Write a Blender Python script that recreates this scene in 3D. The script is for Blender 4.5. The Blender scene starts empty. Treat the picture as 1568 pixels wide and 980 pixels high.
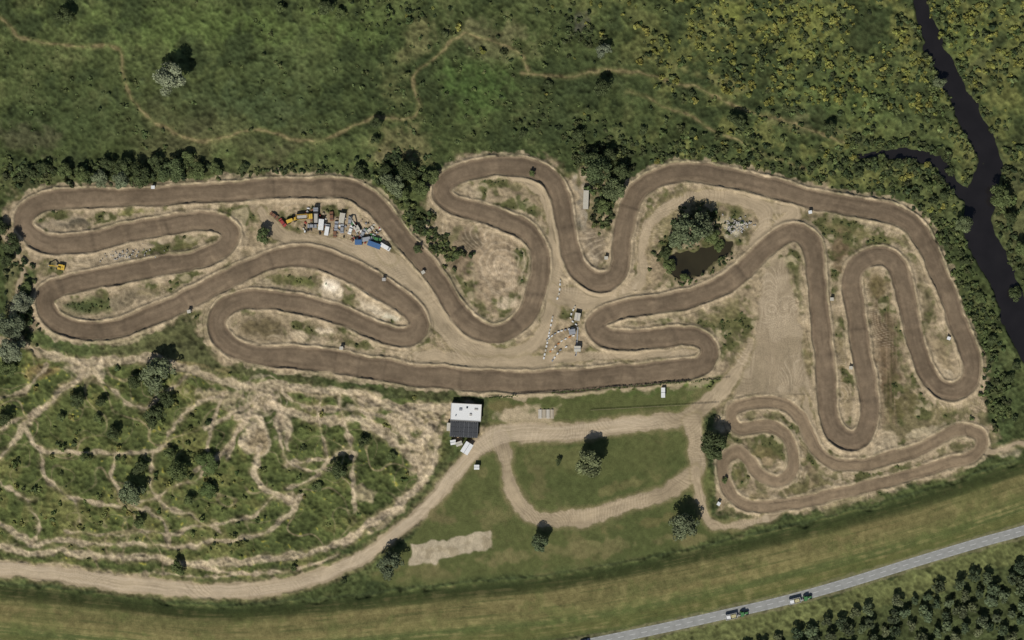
import bpy, math, random
import numpy as np
from mathutils import Vector
S=0.3; CX,CY=784.0,490.0
rng=np.random.default_rng(7); random.seed(7)
GAIN=0.88
def lin(c):
    c=np.array(c,float)/255.0
    return np.where(c<=0.04045,c/12.92,((c+0.055)/1.055)**2.4)/GAIN
def sm(x,a,b):
    t=np.clip((x-a)/(b-a),0,1); return t*t*(3-2*t)
# ---------------------------------------------------------------- grid
fx=np.arange(-110,1680,1.4); fy=np.arange(-90,1072,1.4)
def ext(f):
    lo=[];hi=[];st=3.0;a=f[0];b=f[-1]
    while st<4000:
        a-=st;b+=st;lo.append(a);hi.append(b);st*=1.12 if st>14 else 1.02
        if len(lo)>400:break
    return np.concatenate([lo[::-1],f,hi])
xs=ext(fx); ys=ext(fy)
NX,NY=len(xs),len(ys)
X,Y=np.meshgrid(xs,ys)
FINE=sm(np.minimum(np.minimum(X-fx[0],fx[-1]-X),np.minimum(Y-fy[0],fy[-1]-Y)),-60,0)
def bmat(c,L,n):
    u=c/L; i=np.floor(u).astype(int); f=u-i
    M=np.zeros((len(c),n)); r=np.arange(len(c))
    w=[(1-f)**3/6,(3*f**3-6*f**2+4)/6,(-3*f**3+3*f**2+3*f+1)/6,f**3/6]
    for k in range(4): np.add.at(M,(r,(i+k-1)%n),w[k])
    return M
def noise(Lx,Ly=None,seed=0):
    Ly=Ly or Lx
    g=np.random.default_rng(seed*131+int(Lx*10))
    nx=int(2100/Lx)+6; ny=int(1500/Ly)+6
    R=g.standard_normal((ny,nx))
    N=bmat(ys,Ly,ny)@R@bmat(xs,Lx,nx).T
    return N/N.std()
def fbm(L,o,seed):
    s=0;a=1;t=0
    for k in range(o):
        s=s+a*noise(L,None,seed+k*17); t+=a*a; a*=0.6; L/=2.1
    return s/math.sqrt(t)
TAB=rng.random((512,512))
def ns(u,v):
    i=np.floor(u).astype(int); j=np.floor(v).astype(int); f=u-i; g=v-j
    f=f*f*(3-2*f); g=g*g*(3-2*g)
    a=TAB[j%512,i%512];b=TAB[j%512,(i+1)%512];c=TAB[(j+1)%512,i%512];d=TAB[(j+1)%512,(i+1)%512]
    return ((a*(1-f)+b*f)*(1-g)+(c*(1-f)+d*f)*g)*2-1
n3=noise(2.6,None,1); n6=noise(6,None,2); n12=noise(13,None,3)
f20=fbm(22,4,5); f60=fbm(70,4,9); f8=fbm(9,3,12); f140=fbm(150,3,31)
WX=fbm(26,3,40); WY=fbm(26,3,60)
def cr(pts,closed=False,step=5.0):
    p=np.array(pts,float); n=len(p); out=[]
    rngi=range(n if closed else n-1)
    for i in rngi:
        if closed: a,b,c,d=p[(i-1)%n],p[i],p[(i+1)%n],p[(i+2)%n]
        else: a,b,c,d=p[max(i-1,0)],p[i],p[i+1],p[min(i+2,n-1)]
        L=np.hypot(*(c-b)[:2]); k=max(2,int(L/step)) if L<300 else int(L/20)
        for t in np.arange(k)/k:
            out.append(0.5*((2*b)+(-a+c)*t+(2*a-5*b+4*c-d)*t*t+(-a+3*b-3*c+d)*t**3))
    out.append(p[0] if closed else p[-1])
    return np.array(out)
def path(pts,hw=None,closed=False,R=30,warp=0.0):
    pts=[tuple(p)+((hw,) if len(p)==2 else ()) for p in pts]
    q=cr(pts,closed)
    D=np.full(X.shape,99.0);T=np.zeros(X.shape);A=np.zeros(X.shape);s=0.0
    for i in range(len(q)-1):
        a=q[i];b=q[i+1];v=(b-a)[:2];L=math.hypot(*v)
        if L<1e-6: continue
        R2=R+max(a[2],b[2])+warp*2.5
        i0,i1=np.searchsorted(xs,[min(a[0],b[0])-R2,max(a[0],b[0])+R2])
        j0,j1=np.searchsorted(ys,[min(a[1],b[1])-R2,max(a[1],b[1])+R2])
        if i1<=i0 or j1<=j0: s+=L; continue
        sl=(slice(j0,j1),slice(i0,i1))
        dx=X[sl]-a[0];dy=Y[sl]-a[1]
        if warp: dx=dx+warp*WX[sl]; dy=dy+warp*WY[sl]
        u=np.clip((dx*v[0]+dy*v[1])/(L*L),0,1)
        ex=dx-u*v[0];ey=dy-u*v[1];dist=np.sqrt(ex*ex+ey*ey)
        d=dist-(a[2]+u*(b[2]-a[2]))
        m=d<D[sl]
        D[sl]=np.where(m,d,D[sl])
        T[sl]=np.where(m,np.sign(v[0]*dy-v[1]*dx)*dist,T[sl])
        A[sl]=np.where(m,s+u*L,A[sl]); s+=L
    return D,T,A
def inside(poly):
    m=np.zeros(X.shape,bool);n=len(poly)
    for i in range(n):
        x1,y1=poly[i];x2,y2=poly[(i+1)%n]
        if y1==y2: continue
        c=((Y>=min(y1,y2))&(Y<max(y1,y2)))&(X<(x2-x1)*(Y-y1)/(y2-y1)+x1)
        m^=c
    return m
def polyD(poly,R=30):
    pp=[tuple(p)+(0.0,) for p in poly]
    D=np.full(X.shape,99.0)
    for i in range(len(pp)):
        d,_,_=path([pp[i],pp[(i+1)%len(pp)]],R=R); D=np.minimum(D,d)
    return np.where(inside(poly),D,-D)
# ---------------------------------------------------------------- lines
TRACK=[(380,459),(450,463),(520,482),(560,500),(598,514),(628,515),(642,497),(625,470),(588,443),(545,418),(500,399),(462,391),(425,396),(385,411),(345,429),(300,452),(250,476),(200,497),(150,507),(108,503),(80,490),(69,470),(74,450),(100,436),(150,426),(200,417),(250,407),(300,398),(335,385),(352,367),(348,349),(322,339),(280,341),(230,350),(180,362),(130,372),(90,375),(58,367),(37,347),(40,325),(65,309),(120,303),(200,303),(280,298),(350,293),(420,288),(480,286),(530,289),(562,304),(590,332),(615,361),(640,391),(665,421),(683,449),(698,475),(723,498),(755,511),(785,502),(808,480),(820,447),(827,410),(824,377),(805,352),(770,337),(730,325),(693,314),(675,295),(685,276),(715,262),(760,254),(805,257),(840,272),(857,300),(866,340),(872,380),(883,410),(907,430),(934,427),(948,405),(952,375),(958,335),(973,300),(1000,275),(1040,264),(1090,267),(1150,280),(1220,298),(1290,314),(1350,323),(1390,338),(1413,367),(1433,412),(1453,460),(1473,510),(1487,550),(1486,580),(1468,598),(1443,598),(1424,578),(1410,548),(1400,510),(1391,470),(1382,432),(1372,405),(1355,393),(1330,395),(1311,412),(1305,440),(1311,490),(1318,540),(1326,590),(1331,630),(1323,663),(1303,675),(1281,663),(1269,635),(1265,590),(1262,540),(1256,490),(1251,440),(1248,400),(1240,370),(1220,356),(1195,363),(1165,386),(1135,415),(1105,438),(1060,456),(1010,465),(960,473),(925,484),(912,500),(925,516),(960,522),(1010,518),(1055,514),(1080,524),(1085,544),(1070,561),(1030,569),(960,576),(880,582),(800,585),(700,580),(620,571),(540,559),(460,548),(400,544),(360,534),(338,515),(333,490),(347,469)]
def tw(p):
    x,y=p
    if y>540 and 440<x<1060: return 17.5
    if 440<x<610 and 385<y<450: return 18
    if x>1380 : return 14.3
    return 15
TRACK=[(x,y,tw((x,y))) for x,y in TRACK]
YOUTH=[(1480,656),(1500,666),(1502,685),(1485,700),(1440,713),(1380,731),(1320,747),(1260,760),(1200,772),(1150,773),(1121,757),(1107,729),(1110,702),(1130,690),(1148,702),(1163,725),(1189,737),(1210,724),(1214,695),(1204,668),(1180,653),(1150,655),(1130,656),(1119,641),(1127,624),(1160,616),(1200,621),(1223,637),(1238,665),(1254,693),(1280,710),(1320,711),(1370,699),(1420,681),(1455,663)]
PALE=[
 ([(-1200,760,12),(-300,850,12),(-100,866,12),(0,871,12),(100,881,13),(200,893,13),(320,906,13),(400,903,13),(470,889,12),(530,868,12),(580,838,11),(630,798,10),(670,758,10),(700,720,11),(725,690,13),(760,668,17),(800,662,15),(880,660,13),(960,651,13),(1020,645,13),(1062,634,14),(1092,612,13),(1115,588,11),(1135,560,9),(1150,520,5)],1.2),
 ([(765,672,15),(774,710,10),(785,755,11),(808,784,12),(840,795,12),(890,793,12),(940,778,12),(1000,761,11),(1042,742,12),(1066,715,13),(1064,680,12),(1060,645,14)],1.5),
 ([(1062,720,7),(1072,765,6),(1088,797,7),(1120,804,6),(1165,796,6),(1200,778,5)],1.5),
 ([(398,320,5),(420,345,12),(440,362,12),(500,372,12),(560,388,15),(600,400,15),(635,435,15),(660,465,18),(690,500,22),(720,530,18),(760,545,12),(800,540,12),(828,515,11),(842,480,11),(849,430,9),(853,380,8),(845,330,8),(832,300,7),(808,278,6),(785,270,4)],1.5),
 ([(600,395,8),(560,350,5),(540,320,5)],1.5),
 ([(640,545,8),(690,548,10),(740,555,9),(800,558,8),(860,550,9),(900,545,7),(990,545,6),(1060,540,5)],2),
 ([(845,450,11),(880,460,14),(940,450,12),(1000,452,8),(1050,446,5),(1110,418,5),(1160,380,5),(1200,345,10),(1215,325,9),(1180,318,8)],2),
 ([(960,445,12),(985,420,9),(985,380,8),(995,345,7),(1020,318,7),(1060,300,6),(1110,300,9),(1170,320,12),(1170,350,10),(1150,372,6)],2),
 ([(1230,600,4),(1240,640,4),(1262,690,3)],1.5),
 ([(1500,690,8),(1530,690,5),(1560,678,4),(1700,640,3)],3),
 ([(60,545,5),(20,500,4),(28,440,4),(30,400,3),(-20,330,3)],1.5),
]
TRAILS=[
 ([(-60,520),(40,530),(80,545),(130,556),(180,550),(230,550),(270,563),(330,578),(400,590),(470,596),(540,605),(600,622),(660,625),(720,622)],8),
 ([(130,560),(110,590),(70,620),(40,650),(10,690),(-30,730)],4.8),
 ([(130,560),(170,600),(220,625),(250,600),(290,575)],2.5),([(-20,660),(40,640),(90,600),(125,570)],3),
 ([(40,650),(60,690),(110,690),(170,692),(230,688),(265,655),(300,620),(345,600)],3.2),
 ([(400,600),(350,640),(315,655)],3.5),([(395,615),(345,690),(300,720)],3),([(395,615),(370,650),(350,700)],2.5),([(410,620),(440,650),(445,690)],4),
 ([(405,625),(470,640),(540,645),(590,660),(618,690),(640,718),(640,750),(600,780),(560,810),(530,832)],5.5),
 ([(400,690),(392,720),(410,750),(445,765)],6),([(440,710),(500,702),(538,690),(545,740),(545,785)],2.8),
 ([(-40,790),(0,805),(40,824),(100,830),(180,833),(260,836),(340,830),(400,815),(440,790),(462,760)],3.8),
 ([(-20,838),(60,842),(150,850),(250,858),(330,862),(400,856),(470,842),(540,826),(570,802),(612,772),(655,730),(665,690),(645,650),(610,625)],6),
 ([(60,690),(70,730),(110,760),(120,800)],2.2),([(170,692),(175,740),(210,780),(250,800),(260,836)],2.6),([(230,690),(235,760),(280,790),(340,815)],2.2),
 ([(100,760),(180,775),(232,760),(300,735),(335,700)],2),([(430,640),(440,700),(470,720),(520,718)],2.6),
 ([(550,610),(570,650),(600,675),(640,690)],5),([(490,605),(490,650),(502,700),(490,730),(440,745)],2.8),([(520,610),(530,650),(538,700)],3.2),
 ([(70,560),(50,585),(20,600),(-20,610)],3),([(340,600),(330,640),(320,690)],2.2),([(0,740),(40,770),(60,800),(50,825)],2),
 ([(600,640),(640,680),(660,650)],7),([(300,860),(380,880),(450,872),(520,850)],2),([(100,815),(200,820),(300,810),(380,790),(420,760)],1.8),
 ([(430,600),(455,622),(520,628),(590,640)],3.5),([(-20,858),(80,864),(180,876),(280,880),(400,878),(500,858)],1.6),
]
FOOT=[([(-40,10),(10,35),(40,62),(100,70),(180,73),(191,110),(200,150),(240,186),(300,216),(360,208),(410,200),(460,216),(520,202),(575,180),(625,184),(641,165),(632,115),(672,84),(715,52),(755,68),(790,82),(812,108)],1.8),
 ([(800,110),(860,118),(930,108),(1000,120),(1070,135),(1130,165),(1200,185),(1290,220)],1.4),
 ([(960,140),(1030,165),(1100,200),(1180,240),(1240,262)],0.8)]
RIVER=[(1330,-1500,10),(1395,-200,10),(1405,-30,9),(1411,15,10),(1428,55,12),(1446,100,13),(1472,150,14),(1500,205,16),(1513,248,17),(1503,300,22),(1498,345,21),(1518,400,20),(1543,450,20),(1572,510,20),(1620,580,20),(1900,900,20),(3500,2500,20)]
BRANCH=[(1500,305,12),(1468,290,7),(1448,262,6),(1425,245,5),(1395,238,8),(1350,234,5),(1315,236,1)]
ROAD=[(-1500,1500),(300,1105),(700,1028),(870,992),(1000,965),(1100,943),(1200,920),(1300,892),(1400,861),(1500,831),(1568,812),(1700,770),(2600,450),(4000,100)]
DIKE=[(-3000,700),(-600,850),(-100,884),(150,908),(320,926),(480,917),(640,900),(830,882),(1000,853),(1200,808),(1400,756),(1568,700),(1700,652),(2600,330),(4000,-20)]
PRAC=[(-400,560),(60,532),(280,560),(560,597),(690,612),(685,680),(650,735),(600,790),(560,828),(450,872),(310,888),(150,875),(-400,845)]
OUTER=[(20,290),(230,283),(540,270),(640,380),(650,280),(700,245),(840,240),(885,262),(960,290),(1000,255),(1100,250),(1400,320),(1445,400),(1510,560),(1500,625),(1530,670),(1500,710),(1330,770),(1180,795),(1090,790),(1095,600),(800,605),(560,585),(330,552),(280,490),(120,530),(50,500),(50,420),(10,370),(5,320)]
trD,trT,trA=path(TRACK,closed=True,R=34,warp=1.0)
yoD,yoT,yoA=path(YOUTH,9.5,True,26,0.9)
rvD,_,_=path(RIVER,R=60,warp=2.2); brD,_,_=path(BRANCH,R=40,warp=2.0); rvD=np.minimum(rvD,brD)
rdD,rdT,rdA=path(ROAD,8.0,R=60)
dkD,dkT,dkA=path(DIKE,0,R=330)
pracD=polyD(PRAC,60); outD=polyD(OUTER,60)
# ---------------------------------------------------------------- colour
G1=lin((66,74,42));G2=lin((84,92,54));G3=lin((50,58,35))
col=np.empty(X.shape+(3,)); col[:]=G1
H=0.12*n6+0.22*n12
def mix(m,c):
    global col
    c=np.asarray(c); m=np.asarray(m)
    col=col+(c-col)*m[...,None]
mix(sm(f60,-0.2,1.6)*0.75,G2); mix(sm(f20,0.3,1.8)*0.5,lin((94,97,60))); mix(sm(-f20,0.3,1.7)*0.7,G3)
mix(sm(f140,0.2,1.6)*0.45,lin((92,87,60))); mix(sm(-f140-.4*f20,0.3,1.6)*0.5,lin((50,59,34)))
ur=sm((X-820)/400+0.3*f60,0,1)*sm(330-Y,0,60)
mix(ur*0.5*sm(f20+0.3*n6,-0.3,1.0),lin((106,105,58))); mix(ur*0.55*sm(-f8-.3*f20,0.1,1.4),lin((56,61,36)))
def patch(cx,cy,rx,ry,ang,c,st=0.9,soft=0.5,h=0.0,wob=0.24):
    global H
    r=max(rx,ry)*1.7+6
    i0,i1=np.searchsorted(xs,[cx-r,cx+r]);j0,j1=np.searchsorted(ys,[cy-r,cy+r]);sl=(slice(j0,j1),slice(i0,i1))
    a=math.radians(ang);dx=X[sl]-cx+1.5*WX[sl];dy=Y[sl]-cy+1.5*WY[sl]
    u=(dx*math.cos(a)+dy*math.sin(a))/rx;v=(-dx*math.sin(a)+dy*math.cos(a))/ry
    q=1-np.sqrt(u*u+v*v)+wob*f20[sl]+0.14*n6[sl]
    m=sm(q,0,soft)*st
    col[sl]+= (lin(c)-col[sl])*m[...,None]
    if h: H[sl]+=h*sm(q,0,1)
for p in [(110,190,150,60,0,(60,70,42),.5),(430,110,140,60,-10,(74,84,50),.5),(40,215,60,40,0,(66,62,46),.6),(380,160,180,45,5,(60,70,45),.6),
 (300,40,260,40,0,(74,88,45),.6),(560,50,80,60,0,(74,88,46),.5),(720,130,80,60,0,(66,84,42),.7),(620,220,60,40,10,(104,98,66),.6),(605,130,40,60,0,(96,96,60),.5),(740,60,70,40,0,(98,92,66),.5),
 (1300,150,130,60,20,(64,80,43),.6),(1230,190,80,20,15,(92,88,62),.6),(885,40,22,26,0,(74,72,62),.8),(1000,60,80,40,0,(84,86,48),.5),(1220,60,120,50,0,(98,102,50),.45),(900,130,60,30,0,(48,56,34),.7),(850,190,60,40,0,(54,62,38),.5),(1330,235,60,25,0,(50,58,34),.6),
 (1480,60,40,60,70,(80,95,50),.5),(1550,120,30,200,0,(92,95,52),.5),(1400,200,50,50,0,(78,86,50),.5),(1530,620,40,90,0,(60,70,42),.6),(1440,350,50,60,40,(62,72,42),.4),
 (1180,15,100,14,0,(100,106,50),.5),(1090,120,90,10,18,(116,112,70),.5),(640,60,30,60,10,(110,100,70),.35),(470,240,130,20,0,(72,84,46),.6),(600,240,30,22,0,(110,98,72),.5),(900,255,20,30,0,(110,98,74),.4)]:
    patch(*p,soft=0.9)
ins=sm(outD+6*f20,-4,10)
mix(ins*0.92,lin((108,100,72))); mix(ins*sm(f8+0.5*f20,-0.5,1.1)*0.9,lin((144,128,102))); mix(ins*sm(-f20-0.3*f8,0.35,1.3)*0.85,lin((78,80,47)))
mix(ins*sm(n6-0.3*f20,0.9,2.0)*0.5,lin((166,150,122)))
H=H*(1-0.6*ins)+ins*0.12*f8
pr=sm(pracD+4*f20,-3,8)
mix(pr*0.9,lin((80,87,48))); mix(pr*sm(f20,0.2,1.6)*0.65,lin((104,102,60))); mix(pr*sm(-f20+.3*f8,0.3,1.5)*0.6,lin((58,66,37)))
mix(pr*sm(n3,1.6,2.6)*sm(f60,-.3,.8)*0.5,lin((140,130,54)))
rid=np.abs(fbm(46,2,77)); rid2=np.abs(fbm(34,2,83))
mix(pr*sm(0.10-rid,0,0.08)*0.5*sm(f60,-1,0.5),lin((146,130,102))); mix(pr*sm(0.07-rid2,0,0.06)*0.35,lin((138,124,96)))
H+=pr*0.45*f20
lawn=sm(polyD([(740,600),(1110,572),(1100,610),(1050,640),(1085,700),(1090,790),(1180,800),(1000,850),(830,880),(600,900),(560,890),(640,800),(700,725),(745,650)],30)+2*f20,-2,6)
mix(lawn*0.92,lin((82,86,50))); mix(lawn*sm(f20,0.1,1.6)*0.6,lin((104,98,64))); mix(lawn*sm(-f60,0.3,1.5)*0.4,lin((66,75,42)))
H*=1-0.8*lawn
dk=sm(dkT+2*n12,0,5)*(dkD<98)
st=ns(dkA/70,dkT/2.2)+0.6*ns(dkA/30+50,dkT/1.1); big=ns(dkA/160+9,dkT/9+3)
t=dkT
mix(dk,lin((76,82,47)))
mix(dk*sm(t,14,28)*sm(72-t,0,16)*(0.7+0.3*big),lin((108,99,64)))
mix(dk*sm(t,72,84)*sm(98-t,0,8)*0.7,lin((94,93,54)))
mix(dk*sm(st+0.4*n6,0.1,1.3)*0.6,lin((118,110,72))); mix(dk*sm(-st-0.2*n12,0.15,1.2)*0.5,lin((64,73,41)))
mix(dk*sm(f20+.4*f8,.3,1.6)*.35,lin((80,88,48)))
mix(dk*sm(8-np.abs(t-6),0,6)*0.5,lin((54,64,36)))
mix((dkD<98)*sm(3.5-np.abs(t+1+1.2*n12),0,3)*0.6,lin((54,62,38)))
mix(sm(-t,2,6)*sm(16+t,0,10)*(dkD<98)*sm(X,560,620)*0.6,lin((76,83,48)))
H=H*(1-0.8*dk)+dk*(3.0*sm(t,2,26)*sm(80-t,0,34))
sv=(rdT>0)&(rdD<98); mix(sv*0.8*sm(rdD+3*f20,0,2),lin((96,99,60)))
tp=polyD([(1090,995),(1240,955),(1400,905),(1568,850),(1700,810),(1800,1300),(900,1300)],30); mix(sm(tp+4*f20,0,10)*0.85,lin((62,69,41)))
DIRTC=(164,148,120)
for p in [
 (95,345,46,23,0,(142,128,106),.9),(112,346,32,13,0,(98,90,74),.95),(118,343,22,8,0,(80,74,60),.9),(215,328,46,8,-3,(118,114,70),.8),(185,386,95,13,-8,(136,123,102),.85),(245,372,14,8,0,(176,160,134),.8),(185,396,34,9,0,(172,160,138),.7),(120,405,50,10,-5,(140,126,100),.7),
 (285,376,30,12,-5,(90,86,54),.9),(280,384,14,5,0,(66,68,42),.8),(135,468,42,17,-5,(76,81,48),.95),(120,470,20,9,0,(62,70,42),.8),(200,455,36,19,-8,(124,112,90),.9),(250,440,50,7,-18,(122,110,82),.7),
 (505,345,105,36,5,(138,122,97),.92),(590,366,14,11,0,(184,172,150),.8),(430,430,42,11,-10,(98,95,60),.8),(400,432,16,7,0,(174,160,130),.8),(450,418,34,7,0,(134,120,92),.8),
 (512,446,26,17,15,(204,188,160),.95),(508,440,14,9,0,(224,210,186),.9),(578,474,40,18,22,(198,182,154),.9),(592,486,17,9,0,(180,172,148),.8),(545,462,10,7,0,(112,104,72),.8),(460,432,24,10,5,(86,89,50),.9),
 (410,504,48,21,0,(126,113,88),.9),(408,503,34,15,0,(96,86,62),.95),(472,516,38,16,0,(170,154,126),.9),(490,508,20,8,0,(196,180,152),.7),(545,528,42,10,4,(84,84,50),.85),(520,520,14,6,0,(124,110,82),.7),
 (650,540,54,13,0,DIRTC,.85),(705,535,60,20,5,(152,135,108),.9),(612,395,10,8,0,(150,134,106),.8),(640,410,22,9,55,(86,86,52),.7),
 (720,295,30,19,0,(156,141,114),.92),(765,300,30,20,0,(148,132,106),.92),(800,315,21,14,65,(76,79,48),.95),(815,330,10,14,60,(66,70,42),.8),
 (762,405,62,84,0,(144,127,102),.98),(712,388,20,50,10,(110,96,76),.8),(720,370,14,14,0,(80,73,57),.6),(768,412,26,26,0,(160,142,116),.6),(775,462,24,14,0,(182,165,138),.8),(735,468,7,12,0,(86,86,52),.6),(675,350,18,24,50,(146,130,104),.8),(660,310,10,24,0,(140,126,100),.6),
 (887,320,14,52,-8,(132,123,107),.85),(908,376,22,38,0,(112,100,82),.9),(900,402,12,9,0,(164,150,126),.8),(915,310,9,26,0,(74,77,46),.6),
 (880,465,64,16,0,(146,130,104),.85),(865,520,38,42,0,(146,130,104),.92),(1000,405,18,58,12,(144,128,101),.92),(1050,306,54,12,-6,(136,123,90),.88),(1115,302,42,11,5,(164,148,120),.85),
 (1175,328,60,30,10,(150,134,107),.9),(1125,348,26,20,0,(154,146,124),.85),(1135,342,10,7,0,(196,190,176),.8),(1030,340,26,38,30,(130,119,88),.88),(1020,380,10,30,10,(90,90,56),.8),(1075,438,46,9,-18,(132,118,88),.8),
 (998,502,54,8,-3,(140,124,95),.85),(965,500,14,5,0,(80,82,48),.8),(1000,545,84,9,0,(138,124,97),.85),(1030,543,30,6,0,(172,158,130),.7),(1100,490,30,16,-20,(108,101,69),.75),
 (1125,500,22,42,15,(84,85,50),.8),(1125,470,14,20,0,(126,116,82),.6),(1223,430,9,46,-8,(84,83,52),.85),(1235,560,8,60,0,(116,104,74),.7),
 (1300,352,90,15,8,(112,103,70),.75),(1288,385,23,46,5,(98,83,62),.88),(1340,362,50,9,12,(96,96,58),.6),(1345,440,23,26,0,(102,90,60),.85),(1355,545,27,122,-4,(86,74,54),.92),(1350,560,14,90,-4,(98,82,62),.7),(1362,600,14,50,0,(72,68,42),.8),(1412,460,13,54,-12,(86,80,56),.85),(1440,548,15,40,-20,(134,119,92),.85),(1450,575,12,10,0,(176,161,134),.85),
 (1288,560,15,48,0,(114,102,72),.88),(1290,620,16,44,0,(134,119,92),.88),(1300,645,10,8,0,(78,78,46),.7),(1385,625,22,40,20,(86,80,50),.8),(1400,655,74,24,-15,(108,99,71),.85),(1355,678,34,16,-10,(168,152,125),.75),(1420,660,44,9,-15,(166,152,124),.7),(1440,630,44,16,-20,(122,111,80),.75),
 (1178,692,25,25,0,(100,92,60),.9),(1175,705,12,8,0,(136,119,92),.8),(1135,725,13,22,0,(98,94,58),.9),(1235,745,44,10,-5,(88,83,54),.85),(1160,760,18,6,0,(118,106,76),.7),(1230,700,15,38,-20,(126,112,85),.8),(1470,682,16,6,-15,(88,85,56),.9),(1200,600,50,10,0,(150,134,106),.8),
 (1088,745,12,40,5,(86,89,52),.9),(1060,587,42,8,-4,(98,112,58),.85),(1000,600,60,10,-4,(76,86,46),.8),(880,612,80,12,-3,(76,82,46),.7),(770,625,40,12,0,(100,92,60),.8),
 (790,640,64,18,0,(160,144,117),.88),(740,665,34,22,0,(162,145,118),.9),(700,640,32,30,0,(144,129,101),.85),(660,640,38,34,0,(146,131,104),.85),(665,650,14,10,0,(112,102,68),.7),
 (402,615,46,38,0,(170,153,125),.92,.6),(400,668,26,38,0,(168,152,125),.92),(400,674,14,24,3,(128,114,88),.9),(640,700,24,42,0,(156,140,113),.88),(640,716,8,14,0,(124,110,84),.9),(565,615,50,20,10,(160,144,116),.85),(350,610,44,15,10,(152,137,110),.7),(470,600,60,9,6,(156,140,112),.75),(615,650,28,22,40,(156,140,112),.7),
 (130,565,36,18,0,(172,156,129),.85),(72,570,22,14,0,(122,108,68),.85),(72,569,15,9,0,(74,64,44),.95),(445,765,10,14,0,(152,137,110),.7),(560,760,22,20,0,(146,132,105),.7),(590,800,36,9,-40,(152,137,110),.7),
 (920,705,118,34,-6,(80,84,49),.9),(870,700,50,18,0,(94,94,58),.6),(960,740,50,14,-12,(102,97,62),.65),(820,740,22,26,0,(94,90,58),.7),
 (900,840,200,14,-6,(112,104,70),.5),(690,795,40,18,-10,(102,93,64),.6),(1000,800,60,12,-15,(98,91,58),.6),(1540,690,30,9,-8,(156,143,118),.7),(1360,752,30,6,-12,(150,137,111),.6),(1300,765,80,5,-13,(146,132,102),.5),
 (15,440,10,60,0,(114,108,76),.5),(300,560,60,5,8,(128,115,80),.5)]:
    patch(*p)
# churned soil just inside the circuit
near=ins*sm(20-trD,0,14)*sm(trD,-2,2)*sm(f20+.5*f8,-1.0,.6)
mix(near*.62,lin((148,132,106)))
gp=polyD([(628,832),(700,820),(751,812),(758,842),(690,856),(625,866)],20); mix(sm(gp+1.5*n6+2*f20,0,4)*0.85,lin((170,156,132))); mix(sm(gp,0,4)*sm(f8,0.2,1.5)*.6,lin((134,122,96)))
tri=sm(polyD([(1176,392),(1204,392),(1222,480),(1242,604),(1122,608),(1148,545),(1163,465)],25)+1.5*f20,-2,5)
mix(tri*.92,lin((142,127,103))); mix(tri*sm(ns(X/2.2+Y/18,Y/70),0.2,.9)*.5,lin((164,148,122)));mix(tri*sm(-ns(X/1.6-Y/16,Y/60+8),0.2,.9)*.4,lin((120,107,87)))
mix(tri*sm(f20,.2,1.5)*.4,lin((168,152,126))); mix(tri*sm(Y,560,600)*sm(np.sin(X/3.2+f20),0,1)*.35,lin((112,102,82)))
H=np.where(tri>0.5,H*0.3,H)
for (qx,qy,qr) in [(768,408,50),(735,300,20),(1200,470,20),(640,660,40),(402,612,44),(700,525,34)]:
    rr=np.hypot(X-qx+2*WX,(Y-qy)*0.85+2*WY); mix(sm(np.sin(rr*0.62+0.8*f20),0.3,1)*sm(qr-rr,0,12)*0.35,lin((182,165,138)))
mv=sm(ns(X/2.5,Y/50+30),.1,.9)*((np.abs(X-1352)<24)&(Y>450)&(Y<650)); mix(mv*0.45,lin((128,110,87)))
# ---------------------------------------------------------------- trails and roads
for pts,hw in TRAILS:
    d,t_,a_=path(pts,hw*0.85,R=18,warp=2.6); d=d+1.0*n6+0.9*f8
    m=sm(-d,-2.2,2.0); k=ns(a_/20,t_/1.2)
    mix(m*(0.80+0.1*k),lin((168,152,125))+0.08*k[...,None]*lin((166,150,122)))
    mix(sm(8-d,0,8)*(1-m)*0.45*sm(f8,-.8,1),lin((134,121,90)))
    H+= -0.15*m
for pts,hw in FOOT:
    d,t_,a_=path(pts,hw*0.7,R=16,warp=2.0); m=sm(-d-0.9*n6,-2.0,1.2)
    mix(m*0.65,lin((136,122,86))); mix(sm(6-d,0,6)*(1-m)*0.4,lin((106,102,64)))
paleM=np.zeros(X.shape)
for pts,wp in PALE:
    d,t_,a_=path(pts,6,R=24,warp=wp); d=d+0.7*n6+1.0*f8
    m=sm(-d,-1.8,2.2); k=ns(a_/45,t_/1.6)*0.7+ns(a_/18,t_/0.9+40)*0.3
    c=lin((154,138,112))*(1+0.20*k[...,None]+0.08*f20[...,None])
    mix(sm(8-d,0,8)*(1-m)*0.5,lin((126,114,82)))
    mix(m*0.96,c); H=H*(1-m)-0.05*m; paleM=np.maximum(paleM,m)
d,t_,a_=path(PALE[0][0],10,R=20,warp=1.2); k=ns(a_/60,t_/1.3)
mix(sm(-d-2,0,3)*(0.35+0.25*k)*sm(1050-X,0,100),lin((192,175,149)))
# tyre marks: wandering line families on bare soil
bare=sm(col[...,0]-col[...,1]*1.16,0,.02)*np.clip(ins+pr+paleM,0,1)
for sd,thr in ((301,.1),(317,.3),(333,.5)):
    q=noise(90,None,sd)+.15*noise(34,None,sd+1); sel=sm(noise(26,None,sd+2),thr,thr+.7)
    ln=sm(np.sin(q*95),.35,.95)
    mix(bare*ln*sel*.32,lin((112,98,76)) if sd!=317 else lin((188,171,144)))
    H-=bare*ln*sel*.05
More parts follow.
